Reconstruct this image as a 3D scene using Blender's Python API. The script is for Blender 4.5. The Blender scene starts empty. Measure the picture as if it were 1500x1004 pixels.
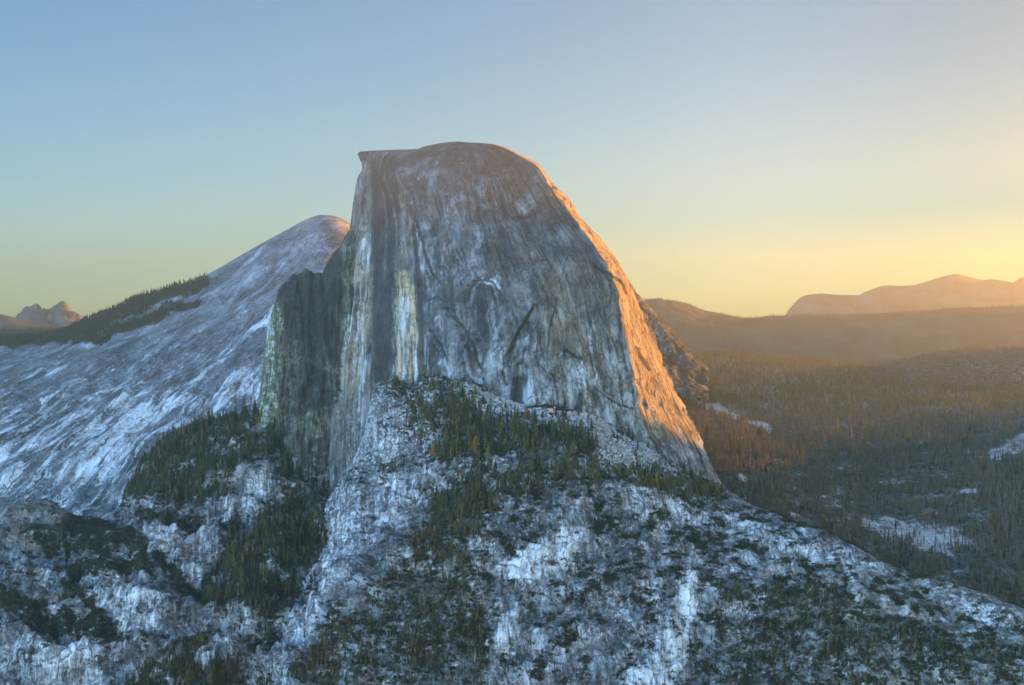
import bpy, math, random
import numpy as np
from mathutils import Vector
R = math.radians
rng = np.random.default_rng(7)
random.seed(7)
C = bpy.context.scene
COL = C.collection
F, CX, HY = 2080.0, 750.0, 470.0       # focal length in photo pixels, principal column, horizon row
SUN_AZ, SUN_EL = 60.0, 5.0

# ------------------------------------------------------------------ noise (numpy gradient noise)
_perm = np.random.default_rng(3).permutation(256)
_perm = np.concatenate([_perm, _perm, _perm])
_g = np.random.default_rng(4).normal(size=(256, 3)); _g /= np.linalg.norm(_g, axis=1)[:, None]
def pnoise(x, y, z):
    xi, yi, zi = np.floor(x).astype(int), np.floor(y).astype(int), np.floor(z).astype(int)
    xf, yf, zf = x - xi, y - yi, z - zi
    fade = lambda t: t*t*t*(t*(t*6-15)+10)
    a, b, c = fade(xf), fade(yf), fade(zf)
    def gr(dx, dy, dz):
        h = _perm[_perm[_perm[(xi+dx) & 255] + ((yi+dy) & 255)] + ((zi+dz) & 255)]
        g = _g[h]
        return g[..., 0]*(xf-dx) + g[..., 1]*(yf-dy) + g[..., 2]*(zf-dz)
    l = lambda t, p, q: p + t*(q-p)
    return l(c, l(b, l(a, gr(0,0,0), gr(1,0,0)), l(a, gr(0,1,0), gr(1,1,0))),
                l(b, l(a, gr(0,0,1), gr(1,0,1)), l(a, gr(0,1,1), gr(1,1,1))))
def fbm(x, y, z, oct=5, gain=.5, ridged=False):
    s, a, f = 0, 1., 1.
    for i in range(oct):
        n = pnoise(x*f+i*17.3, y*f+i*5.1, z*f+i*9.7)
        s = s + a*((1-2.2*np.abs(n))-.5 if ridged else n*1.6)
        a *= gain; f *= 2.03
    return s
def sstep(a, b, x):
    t = np.clip((x-a)/(b-a), 0, 1); return t*t*(3-2*t)
def gsmooth(a, sig):
    if sig <= 0: return a
    n = int(sig*3)+1; k = np.exp(-.5*(np.arange(-n, n+1)/sig)**2); k /= k.sum()
    return np.convolve(np.pad(a, n, mode='edge'), k, mode='valid')
def pchip(T, Y, t):
    """T (K,), Y (K,n), t (m,) -> (m,n) monotone cubic"""
    h = np.diff(T)[:, None]; d = np.diff(Y, axis=0)/h
    K = len(T); m = np.zeros_like(Y)
    if K == 2: m[:] = d[0]
    else:
        w1 = 2*h[1:]+h[:-1]; w2 = h[1:]+2*h[:-1]
        with np.errstate(divide='ignore', invalid='ignore'):
            hm = (w1+w2)/(w1/d[:-1]+w2/d[1:])
        ok = d[:-1]*d[1:] > 0
        m[1:-1] = np.where(ok, np.nan_to_num(hm), 0)
        m[0] = d[0]; m[-1] = d[-1]
    i = np.clip(np.searchsorted(T, t, side='right')-1, 0, K-2)
    hh = (T[i+1]-T[i])[:, None]; x = (t-T[i])[:, None]/hh
    return ((1+2*x)*(1-x)**2)*Y[i] + x*(1-x)**2*hh*m[i] + x*x*(3-2*x)*Y[i+1] + x*x*(x-1)*hh*m[i+1]
def poly(u, v, pts, fe=8.):
    """soft inside-mask of a polygon"""
    p = np.array(pts, float); n = len(p)
    ins = np.zeros(u.shape, bool); dist = np.full(u.shape, 1e9)
    for i in range(n):
        a, b = p[i], p[(i+1) % n]
        e = b-a; l2 = max((e**2).sum(), 1e-6)
        t = np.clip(((u-a[0])*e[0]+(v-a[1])*e[1])/l2, 0, 1)
        dist = np.minimum(dist, np.hypot(u-a[0]-t*e[0], v-a[1]-t*e[1]))
        c = ((a[1] > v) != (b[1] > v))
        with np.errstate(divide='ignore', invalid='ignore'):
            ins ^= c & (u < (b[0]-a[0])*(v-a[1])/(b[1]-a[1]+1e-9)+a[0])
    return sstep(-fe, fe, np.where(ins, dist, -dist))
def stroke(u, v, pts, w):
    """soft mask round a polyline of half-width w (number or list)"""
    p = np.array(pts, float); out = np.zeros(u.shape)
    ws = w if isinstance(w, (list, tuple)) else [w]*len(p)
    for i in range(len(p)-1):
        a, b = p[i], p[i+1]; e = b-a; l2 = max((e**2).sum(), 1e-6)
        t = np.clip(((u-a[0])*e[0]+(v-a[1])*e[1])/l2, 0, 1)
        d = np.hypot(u-a[0]-t*e[0], v-a[1]-t*e[1])/(ws[i]+t*(ws[i+1]-ws[i]))
        out = np.maximum(out, 1-sstep(.55, 1.2, d))
    return out
def at(u, v, d): return np.stack([(u-CX)/F*d, d+0*u, (HY-v)/F*d], -1)

# ------------------------------------------------------------------ node helpers
def mat(name):
    m = bpy.data.materials.new(name); m.use_nodes = True
    t = m.node_tree; t.nodes.clear()
    return m, t
class NT:
    def __init__(s, t): s.t = t
    def n(s, typ, ins=None, **kw):
        nd = s.t.nodes.new(typ)
        for k, v in kw.items(): setattr(nd, k, v)
        for k, v in (ins or {}).items():
            if isinstance(v, bpy.types.NodeSocket): s.t.links.new(v, nd.inputs[k])
            else: nd.inputs[k].default_value = v
        return nd
    def math(s, op, a, b=0., c=None, clamp=False):
        nd = s.n('ShaderNodeMath', operation=op, use_clamp=clamp)
        for i, x in enumerate((a, b, c)):
            if x is None: continue
            if isinstance(x, bpy.types.NodeSocket): s.t.links.new(x, nd.inputs[i])
            else: nd.inputs[i].default_value = x
        return nd.outputs[0]
    def mapr(s, x, a, b, c=0., d=1.):
        nd = s.n('ShaderNodeMapRange', {0: x, 1: a, 2: b, 3: c, 4: d}, interpolation_type='SMOOTHSTEP')
        return nd.outputs[0]
    def noise(s, vec, scale, detail=6., rough=.6, dist=0.):
        return s.n('ShaderNodeTexNoise', {'Vector': vec, 'Scale': scale, 'Detail': detail, 'Roughness': rough, 'Distortion': dist}).outputs['Fac']
    def mix(s, f, a, b, blend='MIX'):
        nd = s.n('ShaderNodeMix', data_type='RGBA', blend_type=blend)
        for i, x in ((0, f), (6, a), (7, b)):
            if isinstance(x, bpy.types.NodeSocket): s.t.links.new(x, nd.inputs[i])
            else: nd.inputs[i].default_value = x if i == 0 else (*x, 1)
        return nd.outputs[2]
    def vmul(s, v, m):
        return s.n('ShaderNodeVectorMath', {0: v, 1: m}, operation='MULTIPLY').outputs[0]
    def ramp(s, f, stops):
        nd = s.n('ShaderNodeValToRGB', {0: f}); cr = nd.color_ramp
        while len(cr.elements) < len(stops): cr.elements.new(.5)
        for e, (p, c) in zip(cr.elements, stops): e.position = p; e.color = (*c, 1)
        return nd.outputs[0]

def rock(name, dark=(.10,.105,.115), mid=(.24,.245,.26), light=(.42,.43,.45), pale=(.66,.68,.72), veg=(.022,.025,.016),
         veg2=(.075,.062,.045), stain=(.035,.037,.04), rust_sun=(.30,.27,.16), streak=(1/9., 1/150.), big=1/70., crack=1/45., bump=3., streakamt=.55, speck=.5, patch=(1/45., 1/24., 1/16.), pn=1.5, crk=.75, puv=False, wob=14., line=1/30., fps=(.42, .78), fstk=None, slab=1/150., slabw=.9):
    """granite: grey ramp + fall-line streaks (UV in metres) + cracks; vertex mask R pale, G soil and plants, B dark stain, A rusty tint and painted sun warmth"""
    m, t = mat(name); k = NT(t)
    pos = k.n('ShaderNodeTexCoord').outputs['Object']
    wv0 = k.n('ShaderNodeVectorMath', {0: k.n('ShaderNodeTexNoise', {'Vector': pos, 'Scale': .25/wob, 'Detail': 4, 'Roughness': .6}).outputs['Color'], 1: (wob*2, wob*2, 0)}, operation='MULTIPLY').outputs[0]
    uv = k.n('ShaderNodeVectorMath', {0: k.n('ShaderNodeUVMap').outputs[0], 1: wv0}, operation='ADD').outputs[0]
    at_ = k.n('ShaderNodeAttribute', attribute_name='mask')
    sp = k.n('ShaderNodeSeparateColor', {0: at_.outputs['Color']})
    mr, mg, mb, ma = sp.outputs[0], sp.outputs[1], sp.outputs[2], at_.outputs['Alpha']
    n1 = k.noise(pos, big, 9, .62, .6)
    n2 = k.noise(k.vmul(uv, (streak[0], streak[1], 1)), 1., 7, .62, .8)
    n3 = k.noise(pos, 1/9., 5, .7)
    n4 = k.noise(k.vmul(uv, (streak[0]*3.2, streak[1]*3, 1)), 1., 4, .6, .4)
    f = k.math('ADD', k.math('MULTIPLY', n1, 1-streakamt), k.math('MULTIPLY', n2, streakamt))
    n9 = k.noise(pos, slab, 4, .5, .8)
    rough = k.mapr(n9, .42, .60, 1.25, .25)
    rough = k.math('MULTIPLY', rough, k.mapr(mr, .2, .8, 1., .35))
    f = k.math('ADD', f, k.math('MULTIPLY', k.math('MULTIPLY', k.math('SUBTRACT', n3, .5), speck), rough))
    f = k.math('ADD', f, k.math('MULTIPLY', k.math('SUBTRACT', n4, .5), streakamt*.9))
    f = k.mapr(f, .30, .72)
    col = k.ramp(f, [(0, dark), (.5, mid), (1, light)])
    nt = k.noise(pos, 1/38., 3, .6)
    col = k.mix(1., col, k.mix(k.mapr(nt, .38, .62), (.93, 1., 1.06), (1.12, .98, .96)), 'MULTIPLY')
    # rust and lichen tint, plus painted sun warmth on dome side and valley
    col = k.mix(k.math('MULTIPLY', ma, k.mapr(n2, .35, .6)), col, rust_sun)
    # pale slabs, frost
    n6 = k.noise(k.vmul(uv if puv else pos, patch), 1., 8, .68, .5)
    fp = k.mapr(k.math('ADD', k.math('ADD', k.math('ADD', mr, k.math('MULTIPLY', k.math('SUBTRACT', n9, .5), slabw)), k.math('MULTIPLY', k.math('SUBTRACT', n6, .5), pn*1.6)), k.math('ADD', k.math('MULTIPLY', k.math('SUBTRACT', n2, .5), fstk or 1.3*streakamt*2), k.math('MULTIPLY', k.math('MULTIPLY', k.math('SUBTRACT', n3, .5), 1.2), rough))), *fps)
    col = k.mix(fp, col, pale)
    # dark water stains
    fb = k.mapr(k.math('ADD', mb, k.math('ADD', k.math('MULTIPLY', k.math('SUBTRACT', n2, .5), 1.7), k.math('MULTIPLY', k.math('SUBTRACT', n4, .5), 1.1))), .25, .85)
    col = k.mix(k.math('MULTIPLY', fb, .88), col, stain)
    # cracks
    wv = k.n('ShaderNodeVectorMath', {0: k.vmul(pos, (crack, crack, crack*.45)), 1: k.n('ShaderNodeTexNoise', {'Vector': pos, 'Scale': 1/50., 'Detail': 3}).outputs['Color']}, operation='ADD').outputs[0]
    vo = k.n('ShaderNodeTexVoronoi', {'Vector': wv, 'Scale': 1.}, feature='DISTANCE_TO_EDGE').outputs['Distance']
    fc = k.math('MULTIPLY', k.mapr(vo, .045, .0), k.mapr(n1, .42, .62))
    col = k.mix(k.math('MULTIPLY', fc, crk), col, stain)
    # winding crevices and joint lines
    n7 = k.noise(k.vmul(pos, (line, line, line*.6)), 1., 5, .55, 1.2)
    n8 = k.noise(k.vmul(pos, (line*2.3, line*2.3, line*2.3)), 1., 5, .6, .8)
    fl = k.math('MAXIMUM', k.mapr(k.math('ABSOLUTE', k.math('SUBTRACT', n7, .5)), .022, .0), k.math('MULTIPLY', k.mapr(k.math('ABSOLUTE', k.math('SUBTRACT', n8, .47)), .03, .0), .7))
    fl = k.math('MULTIPLY', fl, k.mapr(n1, .60, .42))
    col = k.mix(k.math('MULTIPLY', fl, crk), col, stain)
    # soil and plants
    n5 = k.noise(pos, 1/22., 7, .7)
    fg = k.mapr(k.math('ADD', mg, k.math('MULTIPLY', k.math('SUBTRACT', n5, .5), 2.4)), .44, .62)
    col = k.mix(fg, col, k.mix(k.mapr(n3, .4, .65), veg, veg2))
    h = k.math('ADD', k.math('MULTIPLY', f, 1.), k.math('ADD', k.math('MULTIPLY', fc, -.8), k.math('MULTIPLY', fl, -.7)))
    h = k.math('ADD', h, k.math('MULTIPLY', n5, .8))
    bp = k.n('ShaderNodeBump', {'Strength': .9, 'Distance': bump, 'Height': h})
    b = k.n('ShaderNodeBsdfPrincipled', {'Base Color': col, 'Roughness': .85, 'Normal': bp.outputs[0]})
    b.inputs['Specular IOR Level'].default_value = .25
    o = k.n('ShaderNodeOutputMaterial', {0: b.outputs[0]})
    return m

def simple(name, c1, c2, scale=1/30., rough=.9, rand=.0, c3=None, thru=0):
    m, t = mat(name); k = NT(t)
    pos = k.n('ShaderNodeTexCoord').outputs['Object']
    f = k.noise(pos, scale, 5, .65)
    col = k.mix(k.mapr(f, .35, .65), c1, c2)
    if rand:
        oi = k.n('ShaderNodeObjectInfo').outputs['Random']
        col = k.mix(k.math('MULTIPLY', oi, rand), col, c3 or c2)
    b = k.n('ShaderNodeBsdfPrincipled', {'Base Color': col, 'Roughness': rough})
    b.inputs['Specular IOR Level'].default_value = .15
    if thru:
        tr = k.n('ShaderNodeBsdfTranslucent', {0: col})
        b = k.n('ShaderNodeMixShader', {0: thru, 1: b.outputs[0], 2: tr.outputs[0]})
    k.n('ShaderNodeOutputMaterial', {0: b.outputs[0]})
    return m

# ------------------------------------------------------------------ meshes
def link_mesh(name, verts, faces_flat, counts, m, uv=None, mask=None, smooth=True):
    me = bpy.data.meshes.new(name)
    nv, nl, nf = len(verts), len(faces_flat), len(counts)
    me.vertices.add(nv); me.vertices.foreach_set('co', np.asarray(verts, np.float32).ravel())
    me.loops.add(nl); me.loops.foreach_set('vertex_index', np.asarray(faces_flat, np.int32))
    me.polygons.add(nf)
    st = np.concatenate([[0], np.cumsum(counts)[:-1]]).astype(np.int32)
    me.polygons.foreach_set('loop_start', st)
    me.update(calc_edges=True)
    me.polygons.foreach_set('use_smooth', np.full(nf, smooth))
    if uv is not None:
        l = me.uv_layers.new(name='UVMap')
        l.data.foreach_set('uv', np.asarray(uv, np.float32)[np.asarray(faces_flat)].ravel())
    if mask is not None:
        a = me.attributes.new('mask', 'FLOAT_COLOR', 'POINT')
        a.data.foreach_set('color', np.asarray(mask, np.float32).ravel())
    me.validate(); me.materials.append(m)
    return me
def put(name, me, label, cat, kind=None, group=None):
    o = bpy.data.objects.new(name, me); COL.objects.link(o)
    o['label'] = label; o['category'] = cat
    if kind: o['kind'] = kind
    if group: o['group'] = group
    return o
def grid_faces(nr, nc, wrap=False):
    r = np.arange(nr-1)[:, None]; c = np.arange(nc if wrap else nc-1)[None, :]
    c2 = (c+1) % nc
    a = r*nc+c; b = r*nc+c2; d = (r+1)*nc+c2; e = (r+1)*nc+c
    q = np.stack([a+0*b, b, d, e], -1).reshape(-1, 4)
    return q
def normals(P, wrap=False):
    du = (np.roll(P, -1, 1)-np.roll(P, 1, 1)) if wrap else np.gradient(P, axis=1)
    dv = np.gradient(P, axis=0)
    n = np.cross(du, dv); n /= np.linalg.norm(n, axis=-1)[..., None]+1e-9
    return n

class Sheet: pass
def sheet(name, m, curves, u0, u1, du, dv, label, cat='mountain', disp=None, masks=None, smooth=3., skew=0., flip=False):
    """terrain lofted through profile curves from low/near to high/far; each curve is a list of (column, row, depth)"""
    us = np.arange(u0, u1+du, du)
    V = np.stack([gsmooth(np.interp(us, *zip(*[(p[0], p[1]) for p in c])), (c[0][3] if len(c[0]) > 3 else smooth)/du) for c in curves])
    D = np.stack([gsmooth(np.interp(us, *zip(*[(p[0], p[2]) for p in c])), 25/du) for c in curves])
    seg = np.maximum(np.abs(np.diff(V, axis=0)).mean(1), 14)
    seg = np.maximum(seg, np.abs(np.diff(D, axis=0)).mean(1)*.03)
    T = np.concatenate([[0], np.cumsum(seg)])
    t = np.arange(0, T[-1]+dv*.5, dv); t = np.minimum(t, T[-1])
    VV, DD = pchip(T, V, t), pchip(T, D, t)
    UU = np.broadcast_to(us, VV.shape)
    P = at(UU, VV, DD)
    s_ = Sheet(); s_.u, s_.v, s_.t = UU, VV, np.broadcast_to(t[:, None], VV.shape)
    s_.T = T
    N = normals(P)
    if (N[..., 1].mean() > 0 and not flip): N = -N
    if disp is not None:
        P = P + N*disp(s_, P)[..., None]
    dl = np.linalg.norm(np.diff(P, axis=0), axis=-1)
    tt = np.concatenate([np.zeros((1, P.shape[1])), np.cumsum(dl, axis=0)])
    tt = tt.mean(1)[:, None]+0*tt
    ss = P[..., 0]+skew*tt
    # the true image position after displacement
    s_.pu = CX+F*P[..., 0]/P[..., 1]; s_.pv = HY-F*P[..., 2]/P[..., 1]
    s_.P, s_.N = P, N
    M = np.zeros(P.shape[:2]+(4,))
    if masks is not None:
        for i, a in enumerate(masks(s_)): M[..., i] = a
    s_.M = M
    q = grid_faces(*P.shape[:2])
    me = link_mesh(name, P.reshape(-1, 3), q.ravel(), np.full(len(q), 4), m, np.stack([ss, tt], -1).reshape(-1, 2), M.reshape(-1, 4))
    s_.o = put(name, me, label, cat, 'structure')
    return s_
def wz(s, P, f, a=1.): return P[..., 0]*f, P[..., 1]*f, P[..., 2]*f*a

# ------------------------------------------------------------------ materials of the setting
M_near = rock('granite_near', crk=.6, fps=(.36, .84), fstk=1.7, pn=1.15, streak=(1/7., 1/75.), streakamt=.30, speck=.9, dark=(.055,.06,.065), mid=(.24,.245,.26), light=(.50,.51,.53), pale=(.72,.73,.76), big=1/60., bump=6., wob=18., stain=(.022,.025,.024))
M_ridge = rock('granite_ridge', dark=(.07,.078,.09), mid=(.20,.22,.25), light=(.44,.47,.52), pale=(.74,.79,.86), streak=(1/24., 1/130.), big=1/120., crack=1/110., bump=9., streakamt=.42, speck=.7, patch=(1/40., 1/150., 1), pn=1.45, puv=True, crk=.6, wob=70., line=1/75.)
M_dome = rock('granite_dome', fps=(.28, 1.15), rust_sun=(.56,.42,.24), dark=(.024,.029,.037), mid=(.074,.086,.102), light=(.20,.22,.248), pale=(.50,.535,.59), streak=(1/9., 1/150.), big=1/60., crack=1/120., bump=5., streakamt=.34, speck=.4, patch=(1/26., 1/26., 1/70.), pn=1.3, crk=.5, wob=16., line=1/48.)
M_cliff = rock('granite_cliff', dark=(.020,.023,.019), mid=(.095,.104,.087), light=(.33,.35,.305), pale=(.50,.54,.52), rust_sun=(.26,.27,.15), streak=(1/7., 1/120.), big=1/45., crack=1/40., bump=6., streakamt=.5, speck=.6)
M_valley = rock('valley_soil', dark=(.09,.078,.066), mid=(.17,.145,.12), light=(.30,.265,.23), rust_sun=(.34,.25,.13), pale=(.55,.54,.54), veg=(.03,.03,.018), veg2=(.06,.05,.03), big=1/120., bump=3.)
M_far = simple('far_forest_hill', (.05,.045,.035), (.10,.085,.06), 1/250.)
M_peak = simple('far_granite', (.05,.05,.05), (.12,.117,.115), 1/200.)

def warp(s, a=10., f=1/40.):
    z = 0*s.u
    return s.u+a*fbm(s.u*f, s.v*f, z+3.3, 4), s.v+a*fbm(s.u*f, s.v*f, z+8.8, 4)

# ------------------------------------------------------------------ foreground hill (near slopes, spur, bench, front ridge)
U = [-140, -20, 10, 40, 75, 100, 125, 155, 172, 190, 215, 250, 300, 345, 385, 405, 430, 460, 485, 500, 515, 535, 550, 575, 590, 605, 618, 640, 660, 675, 690, 720, 770, 800, 860, 930, 1000, 1055, 1100, 1150, 1200, 1300, 1390, 1450, 1520, 1640]
B = [770, 765, 742, 734, 737, 748, 760, 770, 758, 722, 676, 645, 622, 612, 604, 645, 682, 712, 735, 715, 684, 636, 572, 556, 563, 566, 553, 547, 556, 548, 552, 578, 596, 590, 605, 645, 690, 714, 738, 757, 776, 826, 856, 873, 902, 935]
BD = np.interp(U, [-140, 0, 110, 190, 260, 385, 430, 485, 560, 640, 770, 880, 960, 1055, 1100, 1200, 1390, 1520, 1640],
                  [3900, 3850, 3850, 3950, 4050, 4000, 3800, 3570, 3570, 3545, 3425, 3430, 3470, 3500, 3380, 3200, 2950, 2780, 2700])
KU = [-140, 0, 110, 190, 260, 340, 385, 430, 485, 520, 560, 640, 700, 770, 830, 880, 960, 1055, 1200, 1390, 1520, 1640]
A_v = [850, 815, 805, 800, 770, 750, 745, 780, 812, 770, 715, 692, 676, 668, 671, 684, 706, 746, 802, 884, 930, 965]
A_d = [3620, 3620, 3560, 3500, 3550, 3600, 3600, 3480, 3280, 3250, 3280, 3250, 3210, 3190, 3200, 3220, 3260, 3300, 3090, 2860, 2690, 2600]
G_v = [910, 900, 890, 890, 880, 870, 870, 880, 890, 870, 850, 830, 800, 780, 780, 790, 800, 820, 880, 940, 975, 1000]
G_d = [3250, 3250, 3220, 3200, 3200, 3200, 3200, 3150, 3000, 2980, 3000, 3020, 3040, 3060, 3070, 3080, 3100, 3110, 2930, 2730, 2580, 2500]
O_d = [2850, 2850, 2850, 2830, 2800, 2800, 2800, 2700, 2650, 2650, 2680, 2700, 2720, 2740, 2750, 2750, 2760, 2780, 2650, 2500, 2400, 2350]
back_v = [b+(55 if (u < 490 or u > 1055) else -8) for u, b in zip(U, B)]
near_curves = [
    [(u, 1110, d) for u, d in zip(KU, O_d)],
    list(zip(KU, G_v, G_d)),
    list(zip(KU, A_v, A_d)),
    [(u, v, d, 1.2) for u, v, d in zip(U, B, BD)],
    [(u, v, d+330, 4) for u, v, d in zip(U, back_v, BD)]]
near_slabs = [[(395,680),(412,720),(350,790),(300,840),(235,830),(222,800),(285,765),(335,742),(380,700)],
    [(140,890),(172,872),(262,892),(228,952),(190,950)],
    [(0,932),(60,940),(130,962),(165,1010),(-20,1010)],
    [(330,930),(372,912),(335,960),(300,992),(290,970)],
    [(470,740),(500,690),(560,692),(640,684),(610,730),(560,790),(520,850),(480,930),(440,1010),(385,1010),(420,920),(462,850),(478,790)],
    [(730,905),(762,890),(752,960),(724,962)], [(990,850),(1022,840),(1012,940),(990,1010),(895,1010),(950,960),(975,900)],
    [(720,830),(790,795),(860,775),(835,830),(760,862)], [(880,700),(1000,725),(1200,785),(1300,835),(1270,850),(1100,790),(900,750)],
    [(505,600),(560,590),(640,620),(640,690),(560,700),(510,680)], [(1350,850),(1440,860),(1500,900),(1500,950),(1400,900)]]
def near_disp(s, P):
    X, Y, Z = P[..., 0], P[..., 1], P[..., 2]
    left = 1-sstep(380, 520, s.u)
    d = 26*fbm(X/210, Y/210, Z/210, 4)*(.55+.8*left)
    d += 17*fbm(X/55, Y/90, Z/110, 4, ridged=True)*(.55+.8*left)
    sl = 0*s.u
    for p in near_slabs[:8]: sl = np.maximum(sl, poly(s.u, s.v, p, 12))
    d += (1-.8*sl)*(5*fbm(X/22, Y/22, Z/30, 4)+2.4*fbm(X/9, Y/9, Z/9, 3, ridged=True))
    d += sl*(9+5*fbm(X/14, Y/140, Z/160, 3, ridged=True))
    # terraces on the lower cliffs
    h = (Z+26*fbm(X/160, Y/160, Z/500, 3))/78.
    d += (.25+left)*34*(sstep(.15, .85, h-np.floor(h))-.5)
    # the gully beside the pale slab band, and the slab band itself raised
    d -= 48*stroke(s.u, s.v, [(440, 700), (470, 790), (430, 880), (380, 1010)], [25, 35, 45, 60])
    d += 30*stroke(s.u, s.v, [(520, 715), (500, 830), (440, 960), (400, 1080)], [35, 45, 50, 50])
    fade = sstep(0, 60, s.T[3]-s.t)
    return d*(.25+.75*fade)
near_veg = [[(175,730),(215,665),(250,630),(300,608),(345,600),(385,590),(405,650),(440,700),(485,740),(478,800),(455,850),(420,880),(398,935),(355,935),(300,885),(292,835),(335,780),(410,722),(412,690),(395,672),(372,690),(330,730),(300,752),(245,745)],
    [(560,850),(600,790),(660,760),(700,800),(712,880),(722,960),(700,1010),(425,1010),(470,940),(520,880)],
    [(600,600),(650,585),(720,600),(830,628),(885,668),(760,664),(650,688),(600,650)],
    [(630,725),(700,690),(790,680),(870,700),(800,720),(740,745),(690,790),(620,790)],
    [(880,690),(960,690),(1060,725),(1050,745),(960,725)],
    [(1050,860),(1200,850),(1300,900),(1420,930),(1520,960),(1520,1010),(1010,1010),(1040,930)],
    [(230,960),(300,930),(400,990),(395,1010),(170,1010)],
    [(548,552),(640,550),(700,575),(665,610),(610,640),(560,610)], [(520,690),(600,660),(650,700),(600,740),(545,750)]]
near_ledges = [([(0,893),(60,898),(110,910),(160,938),(190,955)], [9,12,14,12,6]), ([(25,912),(70,918),(120,930)], 10), ([(95,868),(130,885),(155,920),(185,950)], [8,10,10,6]),
    ([(205,755),(270,772),(345,778)], [8,12,8]), ([(60,790),(110,770),(180,790),(215,820)], [16,22,18,8]), ([(40,830),(100,840),(170,835),(220,845)], [10,14,14,8]), ([(230,830),(290,855),(330,880)], [8,12,14]),
    ([(100,800),(160,805),(200,800)], 12), ([(250,880),(330,880),(360,860)], [10, 16, 18])]
def near_masks(s):
    u, v = warp(s, 7., 1/30.)
    z = 0*u
    n = fbm(s.P[..., 0]/34, s.P[..., 1]/34, s.P[..., 2]/34, 5, .6)
    pale = z.copy()
    for i, p in enumerate(near_slabs): pale = np.maximum(pale, (.55 if i in (8, 9, 10) else 1.)*poly(u, v, p, 9))
    veg = z.copy()
    for p, a_ in zip(near_veg, (.95, .8, .9, .9, .7, .78, .85, .62, .5)): veg = np.maximum(veg, a_*poly(u, v, p, 14))
    n2 = fbm(s.P[..., 0]/75, s.P[..., 1]/75, s.P[..., 2]/45+4, 5, .6)
    veg = np.clip(veg*(.80+.75*n2), 0, 1)
    led = z.copy()
    for p, w in near_ledges: led = np.maximum(led, stroke(u, v, p, w))
    tal = np.maximum(poly(u, v, [(640,552),(700,570),(780,600),(860,606),(930,645),(1000,700),(950,710),(880,685),(840,640),(740,622),(680,592)], 8),
                     poly(u, v, [(500,590),(560,552),(650,560),(640,640),(560,690),(510,690)], 8))
    right = sstep(640, 760, s.u)
    s.tal = np.clip(poly(u, v, [(640,552),(700,570),(780,600),(860,606),(930,645),(1000,700),(950,710),(880,685),(840,640),(740,622),(680,592)], 8)+.25*tal, 0, 1)
    patch = sstep(.05, .5, n)*(.35+.65*right)*(1-.75*pale)
    s.shrub = np.clip(patch*(1-tal)+.5*led+.35*veg*sstep(-.2, .3, n), 0, 1)
    s.veg = np.clip(np.maximum(veg*(1-pale), led), 0, 1)
    rr = np.clip(.46*pale+.25*right*(1-veg)+.06*(1-sstep(250, 500, s.u))++.13*tal-.25*veg, 0, 1)
    vg = np.clip(np.maximum(.66*s.veg, .62*patch), 0, 1)*(1-.6*tal)
    st = np.clip(.12+.25*poly(u, v, [(0,735),(60,725),(110,750),(100,790),(0,800)], 12)+0*z, 0, 1)
    ru = .5*sstep(1000, 1250, u)*sstep(790, 860, v)+.45*poly(u, v, [(0,740),(50,725),(110,750),(80,800),(0,800)], 10)+.25*poly(u, v, near_veg[1], 60)
    return rr, vg, st, ru
near = sheet('foreground_hill', M_near, near_curves, -135, 1635, 2.1, 1.5, 'granite hillside of pale slabs, dark brush and conifers below the great dome', 'hillside', near_disp, near_masks, smooth=6)

# ------------------------------------------------------------------ long ridge on the left
RU = [-160, -60, 0, 40, 60, 80, 100, 125, 150, 200, 250, 300, 330, 380, 440, 455, 468, 480, 492, 497, 500, 505, 512, 540, 600, 700]
RV = [512, 498, 492, 492, 492, 487, 481, 468, 459, 435, 421, 405, 388, 359, 326, 319, 315.5, 315.5, 317.5, 319.5, 321, 323.5, 328, 365, 420, 470]
RD = list(np.interp(RU, [-160, 60, 150, 300, 440, 700], [7200, 7200, 6950, 6650, 6400, 6200]))
ridge_curves = [
    [(-160, 880, 4250), (0, 850, 4250), (150, 830, 4250), (300, 780, 4300), (450, 740, 4400), (700, 700, 4500)],
    [(-160, 690, 5000), (0, 670, 5000), (150, 640, 5000), (300, 590, 5050), (400, 550, 5100), (700, 560, 5200)],
    [(-160, 560, 6200), (0, 540, 6200), (100, 520, 6150), (200, 490, 6100), (300, 460, 6000), (400, 410, 5900), (470, 375, 5850), (540, 400, 5850), (700, 500, 5800)],
    [(a, b, c, 1.2) for a, b, c in zip(RU, RV, RD)],
    [(a, b+25, c+900) for a, b, c in zip(RU, RV, RD)]]
def ridge_disp(s, P):
    X, Y, Z = P[..., 0], P[..., 1], P[..., 2]
    q = X-.4*(Y-5000)
    d = 34*fbm(q/330, Y/1300, Z/900, 4, ridged=True)+14*fbm(q/95, Y/420, Z/380, 4, ridged=True)
    d += 6*fbm(q/28, Y/120, Z/110, 4)
    d += 40*fbm(X/700, Y/700, Z/700, 3)
    fade = sstep(0, 110, s.T[3]-s.t)
    top = sstep(280, 330, s.u)
    return d*(.06+.94*fade)*(1-.45*top*(1-sstep(80, 200, s.T[3]-s.t)))
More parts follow.
